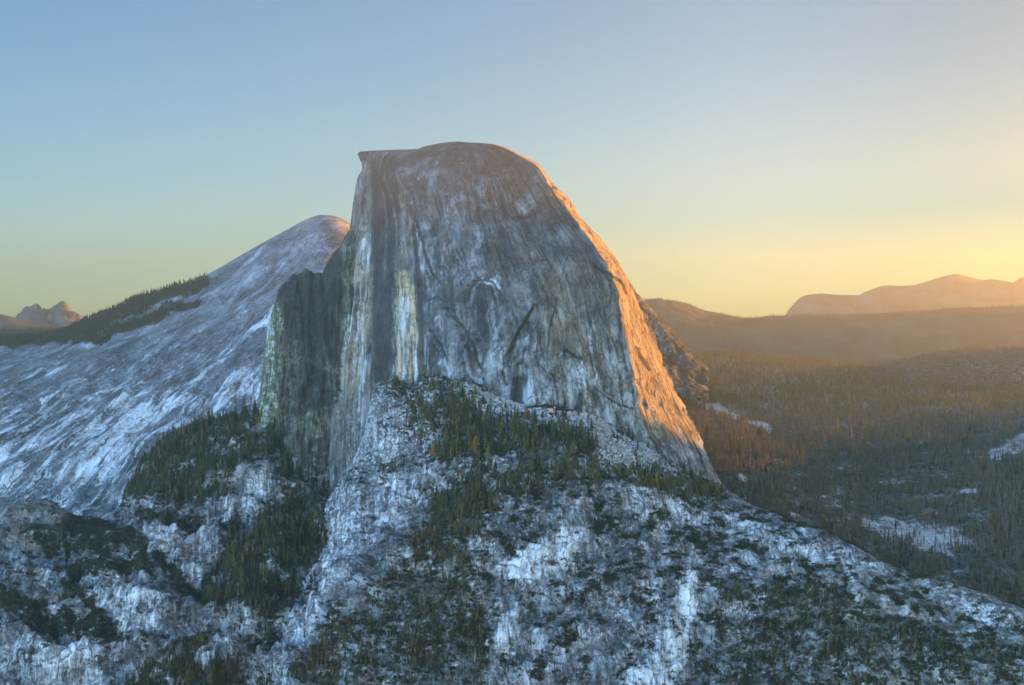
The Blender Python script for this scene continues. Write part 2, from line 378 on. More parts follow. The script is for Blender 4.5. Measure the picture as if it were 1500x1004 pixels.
def ridge_masks(s):
    u, v = warp(s, 10., 1/45.)
    z = 0*u
    q = s.P[..., 0]-.4*(s.P[..., 1]-5000)
    n = fbm(q/120, s.P[..., 1]/700, s.P[..., 2]/500, 5, .6)
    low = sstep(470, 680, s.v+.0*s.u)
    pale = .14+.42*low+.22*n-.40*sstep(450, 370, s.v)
    for p, w in [([(395,470),(300,545),(230,640),(120,720),(0,770)], [8,12,18,20,22]), ([(380,560),(300,610),(200,690),(110,760)], [8,12,14,12]),
                 ([(260,590),(180,640),(60,700),(0,730)], [10,14,14,16]), ([(150,600),(60,650),(0,670)], [8,12,12]), ([(420,440),(360,500),(300,540)], [6,10,10]), ([(230,640),(170,720),(130,755)], [6, 10, 8])]:
        pale = np.maximum(pale, (.5+.3*n)*stroke(u, v, p, w))
    dark = z.copy()
    for p, w in [([(60,500),(130,478),(200,445),(300,415)], [12,14,14,8]), ([(-160,515),(0,495),(90,500)], [14,12,10]), ([(110,505),(200,475),(290,440)], [8,10,6])]:
        dark = np.maximum(dark, stroke(u, v, p, w))
    s.wood = np.clip(poly(s.u, s.v, [(-160,500),(0,488),(60,492),(130,468),(200,440),(300,408),(300,413),(200,450),(130,484),(60,501),(0,503),(-160,518)], 3), 0, 1)
    s.tops = np.exp(-((s.T[3]-s.t-6)/6)**2)*(s.u > 105)*(s.u < 305)
    return np.clip(pale*(1-dark), 0, 1), np.clip(np.maximum(dark*.75, s.wood), 0, 1), np.clip(.18+.3*dark-.2*n, 0, 1), z
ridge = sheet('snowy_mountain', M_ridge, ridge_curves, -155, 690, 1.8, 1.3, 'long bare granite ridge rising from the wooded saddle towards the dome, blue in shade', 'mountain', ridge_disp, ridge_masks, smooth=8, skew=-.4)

# ------------------------------------------------------------------ dark cliff shoulder left of the face
SU = [376, 380, 384, 390, 396, 404, 411, 418, 428, 440, 455, 466, 474, 482, 488, 495, 500, 506, 514, 530, 560]
SV = [640, 600, 560, 510, 475, 445, 425, 411, 406, 403, 400, 405, 404, 388, 372, 366, 360, 348, 336, 330, 330]
SB = [650, 640, 630, 630, 640, 655, 668, 680, 690, 700, 715, 725, 732, 740, 744, 748, 748, 748, 748, 748, 748]
SJ = np.arange(376, 561, 2.5); _j = (5.*fbm(SJ/17., 0*SJ, 0*SJ, 4, .65)+3.*np.round(1.6*fbm(SJ/31., 0*SJ+4, 0*SJ, 2)))*(SJ > 400); SV = list(np.interp(SJ, SU, SV)+_j); SB = list(np.interp(SJ, SU, SB)); SU = list(SJ)
sh_curves = [
    [(u, v+70, 3700) for u, v in zip(SU, SB)],
    [(u, v+4, 3830-30*(u-376)/184) for u, v in zip(SU, SB)],
    [(u, a*.5+b*.5, 3905) for u, a, b in zip(SU, SB, SV)],
    [(u, v, 3990, .8) for u, v in zip(SU, SV)],
    [(u, v+6, 4300) for u, v in zip(SU, SV)]]
def sh_disp(s, P):
    X, Y, Z = P[..., 0], P[..., 1], P[..., 2]
    d = 14*fbm(X/70, Y/200, Z/420, 4, ridged=True)+7*fbm(X/22, Y/60, Z/110, 4, ridged=True)+4*fbm(X/25, Y/25, Z/25, 4)
    fade = sstep(0, 50, s.T[3]-s.t)
    return d*(.45+.55*fade)
def sh_masks(s):
    u, v = warp(s, 5., 1/25.)
    z = 0*u
    n = fbm(s.P[..., 0]/18, s.P[..., 1]/60, s.P[..., 2]/130, 5, .6)
    pale = np.maximum(.55*stroke(u, v, [(406,440),(395,520),(392,610)], [7,10,12]), .6*stroke(u, v, [(520,560),(500,640),(490,740)], [22,20,16]))
    pale = np.maximum(pale, .35*sstep(610, 700, s.v))
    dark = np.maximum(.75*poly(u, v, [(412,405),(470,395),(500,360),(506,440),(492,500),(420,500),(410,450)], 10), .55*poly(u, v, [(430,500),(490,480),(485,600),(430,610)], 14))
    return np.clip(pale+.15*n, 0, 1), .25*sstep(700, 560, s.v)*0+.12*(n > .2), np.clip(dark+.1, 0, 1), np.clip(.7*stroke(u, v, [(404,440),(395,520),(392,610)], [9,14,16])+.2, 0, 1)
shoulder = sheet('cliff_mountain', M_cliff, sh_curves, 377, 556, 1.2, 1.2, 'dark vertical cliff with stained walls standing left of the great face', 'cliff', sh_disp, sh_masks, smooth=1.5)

# ------------------------------------------------------------------ the dome: horizontal sections lofted over height
#        row    L(face far edge) C(face near edge) F(front)     T(turn of the side)  R(outline)
SEC = [(209.3, (668,3905), (674,3885), (685,3875), (697,3885), (703,3910)),
       (210.2, (655,3905), (662,3865), (687,3840), (708,3870), (714,3910)),
       (212.5, (638,3910), (648,3850), (690,3810), (725,3850), (727,3910)),
       (216,   (622,3915), (634,3835), (690,3785), (736,3840), (738,3910)),
       (221,   (608,3920), (620,3820), (690,3760), (747,3825), (749,3910)),
       (223,   (527,4020), (606,3815), (690,3752), (751,3822), (753,3910)),
       (227,   (526,4020), (598,3808), (690,3738), (758,3818), (760,3908)),
       (231,   (528,4020), (592,3801), (690,3726), (766,3813), (769,3907)),
       (236,   (530,4020), (586,3795), (690,3715), (774,3808), (777,3905)),
       (247,   (532,4020), (578,3785), (692,3690), (788,3798), (791,3900)),
       (262,   (525,4015), (580,3765), (696,3662), (798,3785), (801,3890)),
       (290,   (519,4010), (597,3735), (702,3622), (821,3755), (830,3880)),
       (320,   (515,4000), (604,3712), (708,3590), (840,3725), (850,3870)),
       (350,   (511,3990), (609,3692), (716,3562), (863,3700), (880,3860)),
       (390,   (507,3980), (614,3668), (728,3532), (890,3672), (907,3850)),
       (420,   (504,3975), (617,3652), (738,3512), (904,3655), (922,3840)),
       (470,   (498,3965), (620,3630), (750,3482), (912,3630), (942,3830)),
       (510,   (494,3955), (621,3614), (758,3462), (920,3612), (961,3820)),
       (555,   (490,3945), (622,3598), (766,3443), (930,3592), (982,3805)),
       (600,   (486,3900), (623,3585), (772,3424), (940,3573), (1002,3790)),
       (640,   (484,3850), (626,3570), (778,3405), (952,3556), (1022,3775)),
       (680,   (482,3800), (630,3555), (784,3390), (970,3540), (1040,3755)),
       (720,   (483,3740), (634,3540), (790,3375), (990,3525), (1058,3735)),
       (790,   (485,3700), (640,3520), (795,3350), (1010,3500), (1090,3710))]
ARCS = [([(686,440),(688,425),(697,413),(710,409),(722,414),(731,428)], [2,2,2.5,2.5,2,1.5]), ([(658,456),(672,472),(686,492),(695,510),(700,530),(708,545)], [1.5,2.5,3,3,3,2]), ([(634,490),(648,512),(655,530)], [2,3,2]),
    ([(783,445),(770,470),(758,490),(748,515),(743,535)], [1.5,3,4,4,2]), ([(600,296),(612,330),(622,370),(634,402),(650,420)], [2,2.5,2.5,2,1]), ([(757,318),(770,319),(785,316)], [1.5,3,1.5]), ([(826,512),(840,520),(852,526)], [2,3,1.5]),
    ([(786,505),(786,530),(800,545)], [1,2,1]), ([(870,392),(895,403),(910,414),(918,430)], [1.5,2.5,3,2]), ([(931,508),(943,530),(952,542)], [1.5,4,1.5]), ([(760,555),(757,590)], [6,9]), ([(706,445),(704,480)], [10,6]),
    ([(850,580),(846,610)], [5,7]), ([(625,440),(640,436),(655,442)], [1.5,2,1]), ([(690,470),(684,510)], [1,2]), ([(815,440),(806,480),(800,520)], [1,2,1]), ([(873,570),(900,590),(930,600)], [1,2,1.5]), ([(905,540),(912,590)], [1,2])]
def build_dome():
    rows = np.array([r[0] for r in SEC])[::-1]
    zz = (HY-rows)/F*3700.
    # each control point keeps its own row: z is per section, column and depth as given
    ctl = []
    for r in SEC[::-1]:
        z = (HY-r[0])/F*3700.
        L, Cc, Fr, T, Rr = [np.array([(u-CX)/F*d, d]) for u, d in r[1:]]
        w = Rr[0]-L[0]
        bk1 = Rr+np.array([-.06*w, 260+.12*w]); bk2 = L+np.array([.2*w, 240+.2*w])
        if r[0] < 222: bk1 = Rr+np.array([-.1*w, .45*w]); bk2 = L+np.array([.1*w, .45*w])
        M1 = .5*(Cc+Fr)+np.array([-.10*(Fr[0]-Cc[0]), -.16*abs(Fr[1]-Cc[1])])
        T = np.array([T[0], Fr[1]+(T[1]-Fr[1])*.42]); T[0] = T[0]*T[1]/np.array(r[4][1])
        M2 = .5*(Fr+T)+np.array([0, -.05*abs(T[1]-Fr[1])])
        ctl.append([L, Cc, M1, Fr, M2, T, Rr, bk1, bk2])
    ctl = np.array(ctl)                       # (K, 9, 2)
    K = len(ctl)
    v = np.concatenate([np.arange(790, 232, -1.5), np.arange(232, 209.3, -.55), [209.3]])
    z = (HY-v)/F*3700.
    Cz = pchip(zz, ctl.reshape(K, -1), z).reshape(len(z), 9, 2)
    nface, nC, nback = 110, 300, 36
    loops = []
    # face L->C straight and sampled evenly, C->R smooth, back coarse
    tk = np.array([0, .16, .42, .73, 1.])
    nside = 90
    a = np.linspace(0, 1, nface, endpoint=False)
    front = Cz[:, 1:6].transpose(1, 0, 2).reshape(5, -1)
    cur1 = catmull(tk, front, np.linspace(0, 1, nC-nside, endpoint=False)).reshape(nC-nside, len(z), 2).transpose(1, 0, 2)
    b = np.linspace(0, 1, nside, endpoint=False)[None, :, None]
    Tp, Rp = Cz[:, 5:6], Cz[:, 6:7]
    e = Rp-Tp; nr_ = np.stack([e[..., 1], -e[..., 0]], -1)
    cur2 = Tp+e*b+nr_*(.16*b*(1-b)*1.0)
    cur = np.concatenate([cur1, cur2], 1)
    face = Cz[:, 0:1]+(Cz[:, 1:2]-Cz[:, 0:1])*a[None, :, None]
    bk = Cz[:, [6, 7, 8, 0]].transpose(1, 0, 2).reshape(4, -1)
    bcur = catmull(np.array([0, .25, .8, 1.]), bk, np.linspace(0, 1, nback, endpoint=False)).reshape(nback, len(z), 2).transpose(1, 0, 2)
    XY = np.concatenate([face, cur, bcur], 1)
    P = np.concatenate([XY, (HY-v)[:, None, None]/F*XY[..., 1:2]], -1)
    col = np.arange(XY.shape[1])
    isf = (col < nface)[None, :]+0*z[:, None]
    s = Sheet(); s.u = CX+F*P[..., 0]/P[..., 1]; s.v = HY-F*P[..., 2]/P[..., 1]
    N = normals(P, True)
    if N[len(z)//3, nface+nC//2, 1] > 0: N = -N
    X, Y, Z = P[..., 0], P[..., 1], P[..., 2]
    ang = np.broadcast_to((col/XY.shape[1])[None, :], X.shape)
    arc = np.cumsum(np.linalg.norm(np.diff(P, axis=1, prepend=P[:, :1]), axis=-1), axis=1)
    arc0 = arc.mean(0)[None, :]+0*arc
    # face: fluted; dome: broad exfoliation swells, shallow gullies low down, thin ledges
    flu = 9*fbm(arc0/34, Z/600, 0*Z, 4, ridged=True)+3.5*fbm(arc0/9, Z/160, 0*Z+4, 3, ridged=True)
    low = sstep(390, 520, s.v)
    top = sstep(300, 235, s.v)
    dm = 13*fbm(X/240, Y/240, Z/340, 4)*(1-.6*top)+low*13*fbm(arc0/75, Z/330, 0*Z+9, 4, ridged=True)+low*5*fbm(X/26, Y/26, Z/40, 4)+2.*fbm(X/32, Y/32, Z/90, 4)+2.2*fbm(X/12, Y/12, Z/15, 3, ridged=True)
    dm += 3.0*fbm(arc0/16, Z/170, 0*Z+2, 3)*(1-low)*sstep(235, 290, s.v)
    def arch(pts, w, h): return h*stroke(s.u, s.v, pts, w)
    fr = (np.asarray(N[..., 1] < 0))
    dm += fr*(-arch([(683,445),(690,420),(708,409),(725,415),(733,440),(722,490),(700,520)], [8,8,7,7,8,12,14], 9)
              - arch([(655,455),(680,490),(697,525),(703,550)], [5,6,6,6], 16) - arch([(785,455),(765,490),(745,530),(742,560)], [7,8,8,6], 12)
              - arch([(634,490),(650,520)], 5, 10) - arch([(757,318),(785,316)], [4,4], 6) - arch([(830,515),(850,525)], [5,4], 10)
              - arch([(805,270),(835,320),(870,380),(905,410)], [4,5,6,6], 8) - arch([(765,540),(762,590)], [9,12], 14)
              - arch([(640,300),(622,350),(618,400)], [3,4,4], 5) - arch([(875,390),(900,412),(918,428)], [4,5,5], 10) - arch([(830,580),(845,610)], [6,8], 10))
    side = ((col >= nface+nC-nside) & (col < nface+nC))[None, :]+0*z[:, None]
    dm = np.where(side > .5, dm*.35+2.5*fbm(X/40, Y/60, Z/120, 4, ridged=True), dm)
    hh = Z/62.+1.1*fbm(X/130, Y/130, Z/200, 3); stp = sstep(.55, .95, hh-np.floor(hh))-hh+np.floor(hh)
    dm = dm+(5+7*side)*stp*sstep(.0, .5, fbm(X/90, Y/90, Z/120+5, 3)+.3)
    disp = np.where(isf > .5, flu, dm)
    disp = disp-16*np.exp(-((arc0-arc0[:, nface:nface+1])/9.)**2)*sstep(235, 300, s.v)
    # overhanging visor at the top of the face
    disp = disp+isf*5*sstep(242, 233, s.v)*sstep(215, 226, s.v)
    disp = disp*sstep(209, 216, s.v)
    blend = np.exp(-((col-nface)/5.)**2)[None, :]+np.exp(-((col-XY.shape[1])/4.)**2)[None, :]+np.exp(-(col/4.)**2)[None, :]
    Nh = N.copy(); flat = sstep(250, 225, s.v); Nh[..., 2] *= 1-.85*flat
    P = P+Nh*(disp*(1-.75*np.clip(blend, 0, 1)))[..., None]
    P[..., 2] += isf*sstep(234, 226, s.v)*(5*fbm(arc0/26, 0*Z, 0*Z+3, 4, .65))*sstep(0, 12, np.broadcast_to(col[None, :], X.shape))
    # masks
    s.pu = CX+F*P[..., 0]/P[..., 1]; s.pv = HY-F*P[..., 2]/P[..., 1]
    wu = s.pu+5*fbm(s.pu/22, s.pv/60, 0*X, 4); wv = s.pv+9*fbm(s.pu/25, s.pv/60, 0*X+5, 4)
    n = fbm(arc0/30, Z/240, 0*Z, 5, .6)
    pale = np.where(isf > .5, 0, .04+.46*sstep(410, 550, s.pv)+.16*n)
    for p, w, a_ in [([(600,300),(612,350),(622,400),(630,450)], [5,6,7,8], .5), ([(700,350),(690,375),(672,400)], [14,18,14], .36), ([(728,410),(722,480),(715,540),(712,580)], [7,8,9,12], .5),
                     ([(700,410),(720,412),(730,425)], [4,5,4], 1.), ([(758,305),(782,303)], [12,9], .42), ([(742,292),(752,290)], [4,4], .5), ([(640,470),(648,520),(660,545)], [12,16,14], .45), ([(690,560),(740,580),(800,580),(850,590)], [14,14,12,10], .5),
                     ([(800,500),(860,540),(920,600)], [20,24,20], .35), ([(655,330),(650,400)], [6,8], .35), ([(805,385),(760,415)], [6,9], .35)]:
        pale = np.maximum(pale, np.where(isf > .5, 0, a_*stroke(wu, wv, p, w)))
    fpale = np.maximum.reduce([.60*stroke(wu, wv, [(575,390),(592,470),(600,560)], [8,20,24]), .55*stroke(wu, wv, [(535,360),(520,470),(512,570),(500,700)], [12,22,28,26]),
                               .5*stroke(wu, wv, [(563,385),(566,440)], [2,3])])
    pale = np.where(isf > .5, fpale, pale)
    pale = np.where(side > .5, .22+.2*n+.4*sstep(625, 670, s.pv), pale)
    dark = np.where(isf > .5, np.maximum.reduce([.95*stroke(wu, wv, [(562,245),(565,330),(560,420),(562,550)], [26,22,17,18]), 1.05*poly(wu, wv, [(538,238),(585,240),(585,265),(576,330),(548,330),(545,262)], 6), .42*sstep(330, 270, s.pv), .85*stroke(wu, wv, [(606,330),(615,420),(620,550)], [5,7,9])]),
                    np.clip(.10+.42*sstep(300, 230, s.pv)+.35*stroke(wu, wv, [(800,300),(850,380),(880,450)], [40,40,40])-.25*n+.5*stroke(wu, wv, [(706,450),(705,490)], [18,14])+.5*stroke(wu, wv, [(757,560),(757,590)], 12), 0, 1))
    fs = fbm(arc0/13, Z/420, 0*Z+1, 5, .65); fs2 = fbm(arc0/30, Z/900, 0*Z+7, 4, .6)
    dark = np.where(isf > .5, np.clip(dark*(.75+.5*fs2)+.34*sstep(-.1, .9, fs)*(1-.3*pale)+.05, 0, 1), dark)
    pale = np.where(isf > .5, np.clip(pale*(.8+.7*fs2)-.35*np.clip(fs, 0, 1)+.12*(fs < -.3), 0, 1), pale)
    rust_sun = np.where(isf > .5, .6*stroke(wu, wv, [(592,400),(598,460),(603,560)], [10,20,24])+.25+.3*stroke(wu, wv, [(530,400),(515,560)], [16,24]), .10+.25*stroke(wu, wv, [(850,430),(880,600)], [60,80]))
    dark = np.where(side > .5, .25*dark, dark)
    ku, kv = s.pu+2*fbm(s.pu/14, s.pv/14, 0*X+2, 3), s.pv+2*fbm(s.pu/14, s.pv/14, 0*X+6, 3)
    for p, w in ARCS: dark = np.maximum(dark, (1-isf)*stroke(ku, kv, p, w))
    rust_sun = np.where(side > .5, .85*(1-sstep(610, 665, s.pv)), rust_sun)  # side: orange sun warmth painted into the rock, fading at its shaded foot
    Mk = np.stack([np.clip(pale, 0, 1), 0*X, np.clip(dark, 0, 1), np.clip(rust_sun, 0, 1)], -1)
    uvm = np.stack([arc0, Z], -1)
    nr, nc = X.shape
    q = grid_faces(nr, nc, True)
    flat = list(q.ravel()); counts = [4]*len(q)
    cap = [(nr-1)*nc+i for i in range(nc)]
    flat += cap; counts += [nc]
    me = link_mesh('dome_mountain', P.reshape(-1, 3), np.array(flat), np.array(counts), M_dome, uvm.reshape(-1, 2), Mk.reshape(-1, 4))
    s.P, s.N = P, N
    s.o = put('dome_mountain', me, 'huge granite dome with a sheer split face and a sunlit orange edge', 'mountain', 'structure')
    return s
def catmull(T, Y, t):
    K = len(T); m = np.zeros_like(Y)
    m[1:-1] = (Y[2:]-Y[:-2])/(T[2:]-T[:-2])[:, None]
    m[0] = (Y[1]-Y[0])/(T[1]-T[0])*1.0; m[-1] = (Y[-1]-Y[-2])/(T[-1]-T[-2])
    i = np.clip(np.searchsorted(T, t, side='right')-1, 0, K-2)
    hh = (T[i+1]-T[i])[:, None]; x = (t-T[i])[:, None]/hh
    return ((1+2*x)*(1-x)**2)*Y[i] + x*(1-x)**2*hh*m[i] + x*x*(3-2*x)*Y[i+1] + x*x*(x-1)*hh*m[i+1]
dome = build_dome()

# ------------------------------------------------------------------ valley and hills on the right
VU = [880, 980, 1050, 1110, 1200, 1300, 1400, 1500, 1700]
val_curves = [
    [(u, 1000, 2950) for u in VU],
    list(zip(VU, [730, 730, 730, 750, 800, 830, 850, 880, 900], [3900, 3850, 3750, 3650, 3500, 3400, 3300, 3200, 3100])),
    list(zip(VU, [650, 650, 648, 655, 680, 690, 690, 690, 690], [4500, 4500, 4500, 4450, 4350, 4250, 4200, 4150, 4100])),
    list(zip(VU, [590, 590, 600, 605, 610, 612, 612, 610, 610], [5500, 5500, 5450, 5400, 5300, 5200, 5100, 5050, 5000])),
    list(zip(VU, [520, 520, 522, 524, 530, 540, 545, 545, 545], [7600, 7600, 7600, 7600, 7600, 7500, 7400, 7300, 7300])),
    list(zip(VU, [522, 522, 522, 524, 528, 536, 540, 540, 540], [9200]*9))]
def val_disp(s, P):
    X, Y, Z = P[..., 0], P[..., 1], P[..., 2]
    return 16*fbm(X/330, Y/330, Z/330, 4)+5*fbm(X/70, Y/70, Z/70, 4)
def val_masks(s):
    u, v = warp(s, 8., 1/40.)
    pale = np.maximum.reduce([.9*stroke(u, v, [(1000,583),(1050,605),(1100,620),(1130,628)], [4,6,5,3]), .7*poly(u, v, [(1230,755),(1300,745),(1400,770),(1440,800),(1360,810),(1280,780)], 10),
                              .8*stroke(u, v, [(1338,776),(1360,795),(1395,818)], [4,5,4]), .7*stroke(u, v, [(1460,665),(1500,650),(1540,660)], [12,18,18]), .5*stroke(u, v, [(1330,735),(1380,745)], 4), .5*stroke(u, v, [(1215,635),(1230,640)], 3), .7*stroke(u, v, [(1080,700),(1100,704)], 6)])
    n = fbm(s.P[..., 0]/60, s.P[..., 1]/60, s.P[..., 2]/60, 4)
    n3 = fbm(s.P[..., 0]/150, s.P[..., 1]/110, s.P[..., 2]/60+3, 5, .6)
    near_ = sstep(600, 650, s.v)
    pale = np.maximum(pale, near_*.62*sstep(.18, .75, n3+.25*n))
    s.wood = np.clip(1-1.05*pale, 0, 1)*np.clip(.6+.9*n-.5*near_*n3, .04, 1)
    s.sunny = sstep(625, 585, s.v)  # sunlight on the far floor painted in as warmer, lighter ground
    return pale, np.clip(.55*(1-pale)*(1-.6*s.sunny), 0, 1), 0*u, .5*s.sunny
valley = sheet('valley_terrain', M_valley, val_curves, 880, 1700, 4., 2.5, 'wide forested valley floor stretching away behind the front ridge', 'valley', val_disp, val_masks, smooth=20)

hill_curves = [
    [(1080, 690, 5200), (1200, 680, 5200), (1500, 680, 5200), (1750, 680, 5200)],
    [(1080, 600, 6200), (1200, 590, 6200), (1350, 568, 6200), (1500, 560, 6200), (1750, 545, 6200)],
    [(1080, 590, 7000), (1150, 575, 7000), (1220, 560, 7000), (1260, 548, 7000), (1290, 536, 7000), (1340, 524, 7000), (1380, 517, 7000), (1430, 511, 7000), (1460, 513, 7000), (1500, 510, 7000), (1600, 495, 7000), (1750, 475, 7000)],
    [(1080, 600, 7700), (1500, 540, 7700), (1750, 510, 7700)]]
def hill_masks(s):
    s.wood = np.clip(.8+.5*fbm(s.P[..., 0]/90, s.P[..., 1]/90, s.P[..., 2]/90, 3), .1, 1)
    return .8*stroke(s.u, s.v, [(1480,553),(1510,545)], [5,8]), .6+0*s.u, 0*s.u, 0*s.u
hill = sheet('wooded_hill', M_valley, hill_curves, 1085, 1745, 4., 2., 'dim wooded hill in the haze, low and rounded, rising on the valley side', 'hill', lambda s, P: 12*fbm(P[..., 0]/260, P[..., 1]/260, P[..., 2]/260, 4), hill_masks, smooth=10)

rib_curves = [
    [(880, 580, 5300), (1040, 585, 5300)],
    [(880, 480, 5700), (915, 470, 5700), (940, 490, 5700), (975, 525, 5650), (1000, 545, 5600), (1040, 570, 5500)],
    [(880, 450, 5900), (905, 432, 5900, 1), (921, 427, 5900), (933, 431, 5900), (940, 440, 5880), (955, 455, 5860), (968, 468, 5850), (985, 488, 5820), (998, 503, 5800), (1015, 522, 5750), (1040, 545, 5700)],
    [(880, 480, 6400), (1040, 570, 6200)]]
rib = sheet('rocky_mountain', M_near, rib_curves, 882, 1038, 2., 2., 'small rocky shoulder sloping down behind the sunlit edge of the dome', 'mountain', lambda s, P: 12*fbm(P[..., 0]/70, P[..., 1]/70, P[..., 2]/70, 4, ridged=True),
            lambda s: (0*s.u, .55+.3*fbm(s.u/20, s.v/20, 0*s.u), .5+0*s.u, .3+0*s.u), smooth=2)

def far(name, m, crest, base_v, base_d, u0, u1, label, cat, amp=20, sc=400, back=1500, step=2.5, sm=2.5, ridged=True):
    cs = [[(u0, base_v+30, base_d-600), (u1, base_v+30, base_d-600)], [(u0, base_v, base_d), (u1, base_v, base_d)], [(*p, sm) for p in crest], [(p[0], p[1]+25, p[2]+back) for p in crest]]
    def dp(s, P): return amp*fbm(P[..., 0]/sc, P[..., 1]/sc, P[..., 2]/sc, 5, ridged=ridged)*(.15+.85*sstep(0, 25, s.T[2]-s.t))
    def mk(s):
        s.tops = np.exp(-((s.T[2]-s.t-3)/6)**2)
        return []
    return sheet(name, m, cs, u0, u1, step, step*.7, label, cat, dp, mk, smooth=20)
mid = far('hazy_hills', M_far, [(u, v, 9800) for u, v in [(860,452),(900,445),(930,441),(945,439),(968,437),(975,440),(985,440),(1010,446),(1030,455),(1060,461),(1088,466),(1110,466),(1128,463),(1150,463),(1180,462),(1220,461),(1280,460),(1330,457),(1400,452),(1450,450),(1500,448),(1700,430)]],
          545, 8400, 862, 1690, 'broad wooded ridge in golden haze below the pale far peaks', 'hills', 30, 500)
peaks = far('distant_mountain', M_peak, [(u, v, 14500) for u, v in [(1120,490),(1145,470),(1153,461),(1160,450),(1168,440),(1176,434),(1190,431),(1205,430),(1228,433),(1258,433),(1268,428),(1290,420),(1300,419),(1320,420),(1340,418),(1362,411),(1385,404),(1400,401),(1415,405),(1440,411),(1452,409),(1485,415),(1492,409),(1502,406),(1530,412),(1600,425),(1700,440)]],
            500, 13000, 1122, 1690, 'pale chain of far peaks with a blunt shoulder and a pointed top', 'mountain', 45, 600, sm=1.5)
teeth = far('jagged_mountain', M_peak, [(u, v, 12500) for u, v in [(0,480),(22,470),(30,466),(33,458),(36,453),(39,450.5),(42,451.5),(48,449),(54,445.5),(57,450),(60.5,455.5),(63,453),(64.5,452),(66,454),(70,454.5),(73,455.5),(80,450),(86,446.5),(89,443.5),(92.5,442),(95.5,445),(99,450),(101,455),(108,459),(118,465),(140,478),(160,485)]],
            500, 11200, 2, 160, 'pair of small jagged far peaks, one catching orange sun', 'mountain', 110, 260, step=.8, sm=.4)
brown = far('brown_hill', M_far, [(u, v, 10000) for u, v in [(-160,455),(-40,458),(0,461),(12,463),(25,467),(45,471),(80,475),(120,482),(200,490)]], 510, 9000, -158, 200, 'low brown sunlit hill in front of the jagged far peaks', 'hill', 18, 400)
darkh = far('dark_hill', M_far, [(u, v, 8200) for u, v in [(-160,478),(-40,482),(0,486),(40,486),(90,484),(140,490),(200,500)]], 530, 7300, -158, 200, 'dark wooded saddle below the brown hill', 'hill', 14, 300)
# unseen range added right of the view, crest shaped to shade valley and air
def shade_range():
    n, k = 160, 26
    a = np.array([2950., 7300.]); b = np.array([7400., 2300.])
    t = np.linspace(0, 1, n)
    cz = np.interp(t, [0, .12, .165, .18, .25, .272, .295, .312, .335, .37, .5, .8, 1], [-600, -500, -260, -120, -90, 0, 110, 290, 520, 680, 705, 705, 600])+25*fbm(t*9, 0*t, 0*t, 4)
    w = np.linspace(-1, 1, k)
    nrm = np.array([b[1]-a[1], -(b[0]-a[0])]); nrm /= np.linalg.norm(nrm)
    base = a[None, :]+(b-a)[None, :]*t[:, None]
    P = np.zeros((n, k, 3))
    P[..., :2] = base[:, None, :]+nrm[None, None, :]*w[None, :, None]*1000
    P[..., 2] = -950+(cz[:, None]+950)*(1-np.abs(w)**1.15)[None, :]+20*fbm(P[..., 0]/400, P[..., 1]/400, 0*P[..., 0], 4)
    q = grid_faces(n, k)
    put('shading_mountain', link_mesh('shading_mountain', P.reshape(-1, 3), q.ravel(), np.full(len(q), 4), M_far), 'unseen range added beside the valley to block the low sun at sunrise', 'mountain', 'structure')
shade_range()
def ground():
    xs = np.linspace(-15800, 15800, 90)
    ys = np.linspace(-2300, 17300, 64)
    X, Y = np.meshgrid(xs, ys)
    Z = -1000+60*fbm(X/2500, Y/2500, 0*X, 3)
    q = grid_faces(*X.shape)
    put('ground', link_mesh('ground', np.stack([X, Y, Z], -1).reshape(-1, 3), q.ravel(), np.full(len(q), 4), M_far), 'forested low ground reaching to the horizon', 'ground', 'structure')
ground()
SUN_E, SUN_C = 5.0, (1., .39, .055)
SKY, SKY_S = (1., 1., 1.), .05
SKY_L, SKY_R, SKY_B, SKY_U = (.47, .75, 1.02), (.19, .46, .57), (10.6, 9.8, 9.0), (2.4, 2.4, 2.4)
SKY_M = (.50, .67, .80)
SKY_BL = (5.6, 8.0, 12.6)
HAZE_D, HAZE_G, HAZE_C = 5.4e-5, .76, (.88, .95, .76)
EXPO = 2.48
DENOISE = True

# ------------------------------------------------------------------ plants and stones
def leafmat(name, c1, c2, c3, rand=.6):
    return simple(name, c1, c2, 9., .8, rand, c3, .45)
L_dark = leafmat('needles_dark', (.026,.036,.020), (.060,.070,.036), (.12,.105,.055))
L_olive = leafmat('needles_olive', (.095,.10,.032), (.19,.175,.055), (.22,.16,.06))
L_brown = leafmat('needles_brown', (.22,.14,.10), (.36,.25,.185), (.13,.11,.065), .7)
L_gold = leafmat('leaves_gold', (.30,.17,.03), (.42,.26,.05), (.30,.20,.04), .2)
L_pale = leafmat('needles_pale', (.16,.16,.07), (.24,.23,.10), (.18,.18,.08), .2)
L_shrub = leafmat('shrub_leaves', (.018,.023,.013), (.050,.054,.026), (.12,.09,.05), .9)
L_bark = simple('bark', (.08,.065,.05), (.16,.13,.10), 6.)
L_snag = simple('bare_wood', (.42,.38,.33), (.60,.56,.50), 6.)
L_stone = simple('boulder_stone', (.22,.22,.22), (.52,.53,.55), 1.2, .9, .5, (.30,.30,.29))

